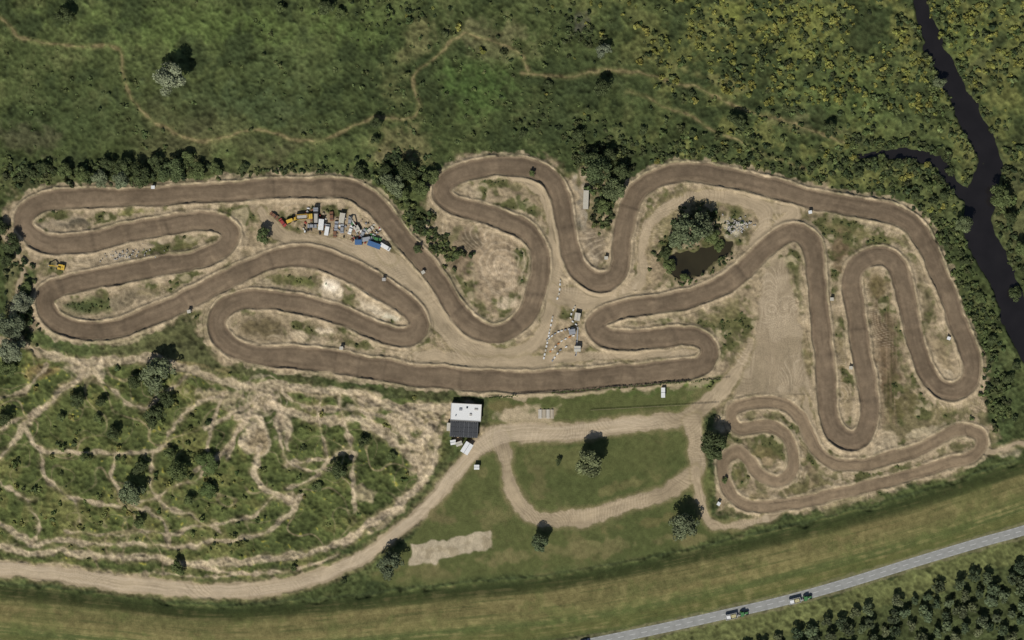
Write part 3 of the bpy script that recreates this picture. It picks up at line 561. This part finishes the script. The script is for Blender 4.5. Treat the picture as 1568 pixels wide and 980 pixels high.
class MB:
    def __init__(s): s.V=[];s.F=[];s.M=[];s.mats=[]
    def mi(s,m):
        if m not in s.mats: s.mats.append(m)
        return s.mats.index(m)
    def box(s,c,d,m,tx=1,ty=1,rz=0,pitch=0,offx=0):
        k=len(s.V); x,y,z=c; a,b,h=d[0]/2,d[1]/2,d[2]/2
        cp,sp=math.cos(pitch),math.sin(pitch);cz,sz=math.cos(rz),math.sin(rz)
        for zz,ax,ay,o in ((-h,a,b,0),(h,a*tx,b*ty,offx)):
            for u,v in ((-1,-1),(1,-1),(1,1),(-1,1)):
                X0=u*ax+o;Y0=v*ay;Z0=zz
                X1=X0*cp+Z0*sp;Z1=-X0*sp+Z0*cp
                s.V.append((x+X1*cz-Y0*sz,y+X1*sz+Y0*cz,z+Z1))
        for f in ((3,2,1,0),(4,5,6,7),(0,1,5,4),(1,2,6,5),(2,3,7,6),(3,0,4,7)): s.F.append(tuple(k+i for i in f)); s.M.append(s.mi(m))
        return s
    def cyl(s,c,r,h,m,axis='y',n=12):
        k=len(s.V)
        for e in (-h/2,h/2):
            for i in range(n):
                t=2*math.pi*i/n; p=(r*math.cos(t),r*math.sin(t))
                s.V.append({'y':(c[0]+p[0],c[1]+e,c[2]+p[1]),'z':(c[0]+p[0],c[1]+p[1],c[2]+e),'x':(c[0]+e,c[1]+p[0],c[2]+p[1])}[axis])
        for i in range(n): s.F.append((k+i,k+(i+1)%n,k+n+(i+1)%n,k+n+i)); s.M.append(s.mi(m))
        s.F.append(tuple(k+i for i in range(n))[::-1]); s.M.append(s.mi(m)); s.F.append(tuple(k+n+i for i in range(n))); s.M.append(s.mi(m))
        return s
    def mesh(s,name,bev=0.0):
        me=bpy.data.meshes.new(name); me.from_pydata(s.V,[],s.F)
        for m in s.mats: me.materials.append(m)
        me.polygons.foreach_set('material_index',s.M); me.update()
        import bmesh
        bm=bmesh.new(); bm.from_mesh(me); bmesh.ops.recalc_face_normals(bm,faces=bm.faces)
        if bev: bmesh.ops.bevel(bm,geom=bm.edges[:],offset=bev,segments=1,affect='EDGES',clamp_overlap=True)
        bm.to_mesh(me); bm.free(); return me
    def put(s,name,px,py,deg=0,z=None,bev=0.0,sc=1.0,parent=None):
        return link(name,s.mesh(name,bev),((px-CX)*S,(CY-py)*S,zat(px,py) if z is None else z),math.radians(deg),(sc,)*3,parent)
def car(p):
    b=MB(); b.box((0,0,.55),(4.3,1.75,.55),p,.97,.94); b.box((-.2,0,1.1),(2.5,1.6,.55),glass,.72,.86); b.box((-.25,0,1.4),(1.7,1.32,.06),p)
    b.box((2.12,.6,.62),(.1,.3,.15),white); b.box((2.12,-.6,.62),(.1,.3,.15),white); b.box((-2.12,0,.62),(.1,1.5,.14),red)
    for x in (-1.35,1.35):
        for y in (-.82,.82): b.cyl((x,y,.32),.32,.22,black)
    return b
def van(p):
    b=MB(); b.box((-.5,0,1.25),(4.2,1.95,1.8),p,.98,.93); b.box((2.15,0,.85),(1.1,1.9,1.0),p,.8,.92,offx=-.1); b.box((1.75,0,1.65),(.7,1.7,.8),glass,.4,.9,offx=-.1)
    for x in (-1.7,1.8):
        for y in (-.88,.88): b.cyl((x,y,.35),.35,.25,black)
    return b
def truck(p,l):
    b=MB(); b.box((0,0,.85),(7.6,1.1,.25),black); b.box((3.0,0,1.9),(1.9,2.3,1.9),p,.9,.94); b.box((3.9,0,2.2),(.12,1.9,.8),glass); b.box((2.6,0,2.95),(1.0,1.8,.25),p,.8,.9)
    b.box((-1.0,0,1.15),(5.4,2.4,.2),l); 
    for y in (-1.15,1.15): b.box((-1.0,y,1.8),(5.4,.1,1.1),l)
    b.box((-3.65,0,1.8),(.1,2.2,1.1),l); b.box((1.65,0,1.9),(.1,2.2,1.3),l); b.box((-1,0,1.5),(5.0,2.1,.5),conc,.8,.7)
    for x in (-2.8,-1.6,2.9):
        for y in (-1.05,1.05): b.cyl((x,y,.5),.5,.35,black)
    return b
def excavator(p):
    b=MB()
    for y in (-1.1,1.1):
        b.box((0,y,.45),(3.4,.55,.6),black); b.cyl((1.7,y,.45),.3,.55,black); b.cyl((-1.7,y,.45),.3,.55,black)
    b.box((0,0,.7),(1.6,1.8,.3),grey); b.cyl((0,0,.95),.8,.25,grey,'z'); b.box((-.5,0,1.5),(3.0,2.5,.9),p,.94,.94); b.box((-1.6,0,2.05),(.9,2.2,.3),p,.8,.9)
    b.box((.45,.75,2.1),(1.3,.9,1.4),glass,.85,.9); b.box((.45,.75,2.84),(1.25,.9,.1),p)
    b.box((2.2,-.1,2.7),(3.4,.4,.5),p,pitch=-.55); b.box((4.6,-.1,2.6),(2.6,.35,.4),p,pitch=.8); b.box((5.4,-.1,1.3),(.9,1.1,.8),grey,.7,.95)
    b.box((-.9,.2,2.3),(.2,.2,.4),black)
    return b
def loader(p):
    b=MB(); b.box((-1.4,0,1.4),(2.4,1.7,1.1),p,.9,.9); b.box((1.0,0,1.1),(1.8,1.0,.6),p); b.box((-.1,0,2.1),(1.2,1.4,1.4),glass,.85,.9); b.box((-.1,0,2.85),(1.2,1.4,.1),p)
    for y in (-.6,.6): b.box((2.2,y,1.2),(2.2,.2,.3),p,pitch=.35)
    b.box((3.4,0,.6),(.9,2.5,.8),grey,.6,1)
    for x in (-1.5,1.3):
        for y in (-1,1): b.cyl((x,y,.7),.7,.5,black)
    return b
def tractor(p,load):
    b=MB(); b.box((1.5,0,1.35),(2.2,.9,.8),p,.9,.85); b.box((-.2,0,1.9),(1.5,1.5,1.5),glass,.85,.88); b.box((-.2,0,2.7),(1.6,1.6,.14),p); b.box((.2,0,1.0),(3.8,.6,.4),black)
    for y in (-.95,.95):
        b.cyl((-.5,y,.85),.85,.5,black,n=16); b.cyl((-.5,y,.85),.4,.54,yellow); b.cyl((2.0,y*.9,.6),.6,.4,black); b.box((-.5,y,1.78),(1.3,.5,.08),p)
    b.cyl((1.6,.3,2.1),.06,.8,black,'z')
    b.box((-2.4,0,.7),(2.0,.15,.15),grey); b.box((-5.4,0,1.15),(5.4,2.3,.2),grey)
    for y in (-1.15,1.15): b.box((-5.4,y,1.7),(5.4,.08,.9),load)
    b.box((-2.75,0,1.7),(.08,2.2,.9),load); b.box((-8.05,0,1.7),(.08,2.2,.9),load)
    b.box((-4.3,0,1.9),(2.3,1.9,1.2),hay,.85,.7,rz=.04); b.box((-6.7,0,1.8),(2.2,1.9,1.0),white,.8,.75,rz=-.05)
    for x in (-4.6,-6.2):
        for y in (-1,1): b.cyl((x,y,.5),.5,.35,black)
    return b
def container(p,l=6.1):
    b=MB(); b.box((0,0,1.35),(l,2.35,2.5),p)
    n=int(l/.4)
    for i in range(n):
        x=-l/2+.25+i*(l-.5)/(n-1)
        for y in (-1.2,1.2): b.box((x,y,1.35),(.14,.06,2.2),p)
        b.box((x,0,2.625),(.14,2.1,.05),p)
    for x in (-l/2,l/2):
        for y in (-1.2,1.2): b.box((x,y,1.35),(.16,.16,2.66),grey)
    b.box((l/2+.03,.3,1.35),(.04,.05,2.2),grey); b.box((l/2+.03,-.3,1.35),(.04,.05,2.2),grey); return b
def hut(rf=None,w=1.5,d=1.3):
    rf=rf or white
    b=MB()
    for x in (-w/2+.1,w/2-.1):
        for y in (-d/2+.1,d/2-.1): b.box((x,y,1.1),(.1,.1,2.2),wood)
    b.box((0,0,.7),(w,d,.1),wood); b.box((0,d/2-.05,1.2),(w-.3,.05,.8),wood); b.box((-w/2+.05,0,1.2),(.05,d-.3,.8),wood)
    b.box((0,0,2.25),(w+.3,d+.3,.08),rf,pitch=.1); b.box((w/2+.4,0,.35),(.8,.7,.08),wood,pitch=.6); return b
def shed(l,w,rf,wl):
    b=MB(); b.box((0,0,1.15),(l,w,2.3),wl); b.box((0,w/4+.05,2.55),(l+.4,w/2+.3,.1),rf); b.box((0,-w/4-.05,2.52),(l+.4,w/2+.3,.1),rf); b.box((0,0,2.64),(l+.4,.2,.08),grey)
    b.box((l/4,-w/2-.03,1.0),(.9,.06,2.0),grey); b.box((-l/4,-w/2-.03,1.4),(1.2,.06,.8),glass); return b
def table(p):
    b=MB(); b.box((0,0,.75),(.8,4.2,.07),p)
    for x in (-.7,.7): b.box((x,0,.45),(.28,4.2,.06),p)
    for y in (-1.6,0,1.6): b.box((0,y,.4),(1.5,.1,.08),p); b.box((-.3,y,.36),(.1,.09,.7),p); b.box((.3,y,.36),(.1,.09,.7),p)
    return b
e=bpy.data.objects.new('clubhouse',None); bpy.context.scene.collection.objects.link(e); e.location=((712-CX)*S,(CY-644)*S,zat(712,644)); e.rotation_euler=(0,0,math.radians(-3))
def part(b,n,x,y,z,bev=0):
    o=link(n,b.mesh(n,bev),(x,y,z),0,(1,1,1),e); return o
b=MB(); b.box((0,0,1.7),(13.6,7.4,3.6),brick); part(b,'hall_walls',.3,3.9,0)
b=MB(); b.box((0,0,3.58),(13.9,7.7,.12),white)
for y in (-3.9,3.9): b.box((0,y,3.72),(14.1,.2,.36),conc)
for x in (-6.95,6.95): b.box((x,0,3.72),(.2,7.58,.36),conc)
b.box((-2.5,1.2,3.95),(1.4,1.1,.6),grey,.9,.9); b.box((2.2,-1.0,3.9),(1.0,1.0,.5),conc); b.box((4.6,1.6,3.85),(1.6,.8,.4),conc); b.cyl((-4.6,-1.8,4.0),.25,.8,grey,'z'); b.box((.4,2.2,3.85),(.7,.7,.4),glass)
part(b,'hall_flat_roof',.3,3.9,0)
b=MB(); b.box((0,0,1.4),(12.4,7.0,2.9),brick); part(b,'wing_walls',-.2,-3.9,0)
b=MB(); b.box((0,0,2.98),(12.8,7.3,.16),dark)
for i in range(6):
    for j in range(3): b.box((-5.0+i*2.0,-2.1+j*2.1,3.2),(1.8,1.8,.05),dark)
for i in range(13): b.box((-6.2+i*1.03,0,3.09),(.08,7.2,.06),grey)
part(b,'wing_dark_roof',-.2,-3.95,0)
b=MB(); b.box((0,0,1.2),(1.4,3.4,2.4),white); b.box((0,0,2.5),(1.7,3.7,.12),cream); part(b,'side_annex',-7.3,-3.2,0)
b=MB()
for x in (-4.5,-1.5,1.5,4.5): b.box((x,0,1.6),(1.6,.06,1.0),glass)
b.box((0,0,1.05),(1.0,.08,2.1),white); part(b,'windows_and_door',0,-7.45,0)
b=MB()
for x in (-4,0,4): b.box((x,0,1.9),(2,.06,1.1),glass)
part(b,'rear_windows',.3,7.65,0)
shed(5.0,3.4,white,white).put('white_shed',715,686,58)
shed(2.2,1.8,white,white).put('garden_shed',694,677,10); shed(2.6,1.6,cream,cream).put('garden_shed',703,679,20); shed(2.0,1.8,white,grey).put('ticket_booth',730,715,0)
container(cream,8.5).put('shipping_container',897,306,88)
for x,y,a,r in [(235,287,0,white),(290,477,10,cream),(648,417,30,cream),(928,395,0,cream),(523,533,0,cream),(1240,325,10,white),(1273,458,0,cream),(1302,563,0,cream),(1452,518,-20,white),(1100,771,60,white),(588,428,0,conc)]:
    hut(r,1.35,1.2).put('marshal_stand',x,y,a)
shed(1.4,4.2,white,white).put('storage_shed',1015,601,0)
for k in range(4): table(C('bench_wood_%d'%(k%2),(.42,.36,.26) if k%2 else (.5,.46,.38))).put('picnic_table',827+k*6,634,0,bev=0)
truck(yellow,yellow).put('dump_truck',466,332,4); truck(grey,black).put('flatbed_truck',484,331,90); loader(yellow).put('wheel_loader',447,337,20); excavator(cream).put('excavator',546,349,120)
excavator(yellow).put('excavator',93,409,172); 
container(blue,6.1).put('shipping_container',573,375,-20); container(blue,3.2).put('storage_container',549,371,0); container(white,5.0).put('shipping_container',492,344,85); container(cream,4.6).put('shipping_container',524,334,80)
for x,y,a,p,k in [(508,331,95,rust,0),(501,352,80,white,1),(515,346,85,silver,0),(433,341,-50,red,0),(420,330,-35,rust,0),(537,352,70,white,0),(556,357,60,grey,0),(513,356,90,rust,0),(562,366,10,silver,1),(536,338,85,grey,0),(566,352,40,cream,0),(577,366,-15,green,0),(478,346,0,grey,0),(524,350,88,grey,0),(590,378,-30,white,1)]:
    (van(p) if k else car(p)).put('parked_van' if k else 'parked_car',x,y,a,bev=.06)
random.seed(5)
pal=MB()
for _ in range(110):
    x=random.uniform(-17,19);y=random.uniform(-6,5); m=random.choice([wood,grey,rust,white,rust,red,black,black,conc,cream,wood,grey,green]); w=random.uniform(.5,1.7)
    pal.box((x,y,.35),(w,random.uniform(.4,1.1),random.uniform(.3,.9)),m,random.uniform(.6,1),random.uniform(.6,1),rz=random.uniform(0,3))
pal.put('scrap_and_materials_pile',520,346,-12)
tractor(green,white).put('tractor_with_trailer',1137,939.5,13,z=.03); tractor(green,white).put('tractor_with_trailer',1234,915.5,14,z=.03)
car(C('dark_blue_paint',(.03,.04,.07),rough=.3)).put('car',896,981,12,z=.03,bev=.06)
b=MB()
def blocks(pts,step,m2):
    q=cr([p+(0.,) for p in pts],step=step)
    for i,p in enumerate(q[:-1]):
        a=math.atan2(-(q[i+1][1]-p[1]),q[i+1][0]-p[0]); x,y=(p[0]-865)*S,(515-p[1])*S
        m=white if i%3 else m2; b.box((x,y,.35),(1.0,.45,.7),m,.95,.6,rz=a); b.box((x,y,.05),(1.05,.7,.1),m,rz=a)
blocks([(858,430),(856,450),(851,462)],6,cream); blocks([(846,486),(842,505),(838,525),(832,552)],5,cream); blocks([(838,520),(855,508),(880,502)],5,grey); blocks([(843,538),(860,522),(882,512)],5.5,orange); blocks([(880,470),(874,487),(886,500)],5,cream); blocks([(846,552),(858,536),(874,528)],6.5,grey)
b.put('plastic_barrier_rows',865,515,0)
b=MB(); b.box((0,0,.25),(.35,13,.3),grey)
for i in range(27): b.box((.25,-6.3+i*.485,.55),(.08,.34,.6),white,pitch=.35)
for y in (-6.6,0,6.6): b.box((-.2,y,.7),(.5,.25,1.2),grey)
b.put('start_gate',883,523,-4)
shed(3.2,2.2,cream,wood).put('start_cabin',884,485,80); shed(2.6,2.0,grey,wood).put('timing_hut',876,508,10); shed(2.6,2.2,cream,wood).put('timing_hut',884,534,0)
b=MB()
for i in range(40): b.box((i*1.5,0,.6),(.1,.1,1.2),wood)
for z in (.45,1.05): b.box((29.2,0,z),(58.6,.05,.12),wood)
b.put('wooden_fence',905,628,3.2,z=zat(905,628))
b=MB()
for i in range(75): b.box((i*1.5,0,.55),(.1,.1,1.1),wood)
for z in (.4,1.0): b.box((55.5,0,z),(111,.05,.1),wood)
b.put('wooden_fence',748,607,4.4,z=zat(748,607))
b=MB()
for _ in range(90):
    x,y=random.gauss(0,3.2),random.gauss(0,2.2); s=random.uniform(.3,1.1)
    b.box((x,y,s*.35),(s,s*random.uniform(.6,1),s*.8),conc,random.uniform(.5,.9),random.uniform(.5,.9),rz=random.uniform(0,3))
b.put('rubble_heap',1128,345,0)
b=MB()
for _ in range(60):
    x,y=random.gauss(0,6),random.gauss(0,1.2); s=random.uniform(.3,.8)
    b.box((x,y,s*.35),(s,s*random.uniform(.6,1),s*.8),conc,random.uniform(.5,.9),random.uniform(.5,.9),rz=random.uniform(0,3))
b.put('rubble_heap',192,390,5)
# ---------------------------------------------------------------- light, sky, camera
sc=bpy.context.scene
w=bpy.data.worlds.new('World'); sc.world=w; w.use_nodes=True; nt=w.node_tree; bg=nt.nodes['Background']
sky=nt.nodes.new('ShaderNodeTexSky'); sky.sky_type='NISHITA'; sky.sun_disc=False
el=math.radians(50); az=math.atan2(-.38,-.92)
sky.sun_elevation=el; sky.sun_rotation=az
nt.links.new(sky.outputs['Color'],bg.inputs['Color']); bg.inputs['Strength'].default_value=0.055
sl=bpy.data.lights.new('sun','SUN'); sl.energy=3.75; sl.angle=math.radians(.5); sl.color=(1,.965,.915)
so=bpy.data.objects.new('sun',sl); sc.collection.objects.link(so); so.location=(0,0,200)
dv=Vector((.38*math.cos(el),.92*math.cos(el),-math.sin(el))); so.rotation_euler=dv.to_track_quat('-Z','Y').to_euler()
cd=bpy.data.cameras.new('camera'); co=bpy.data.objects.new('camera',cd); sc.collection.objects.link(co); co.location=(0,0,1400)
cd.sensor_width=36; cd.lens=36*1400/(1568*S); cd.clip_start=10; cd.clip_end=40000
sc.camera=co
sc.view_settings.view_transform='Standard'; sc.view_settings.look='None'; sc.view_settings.exposure=0
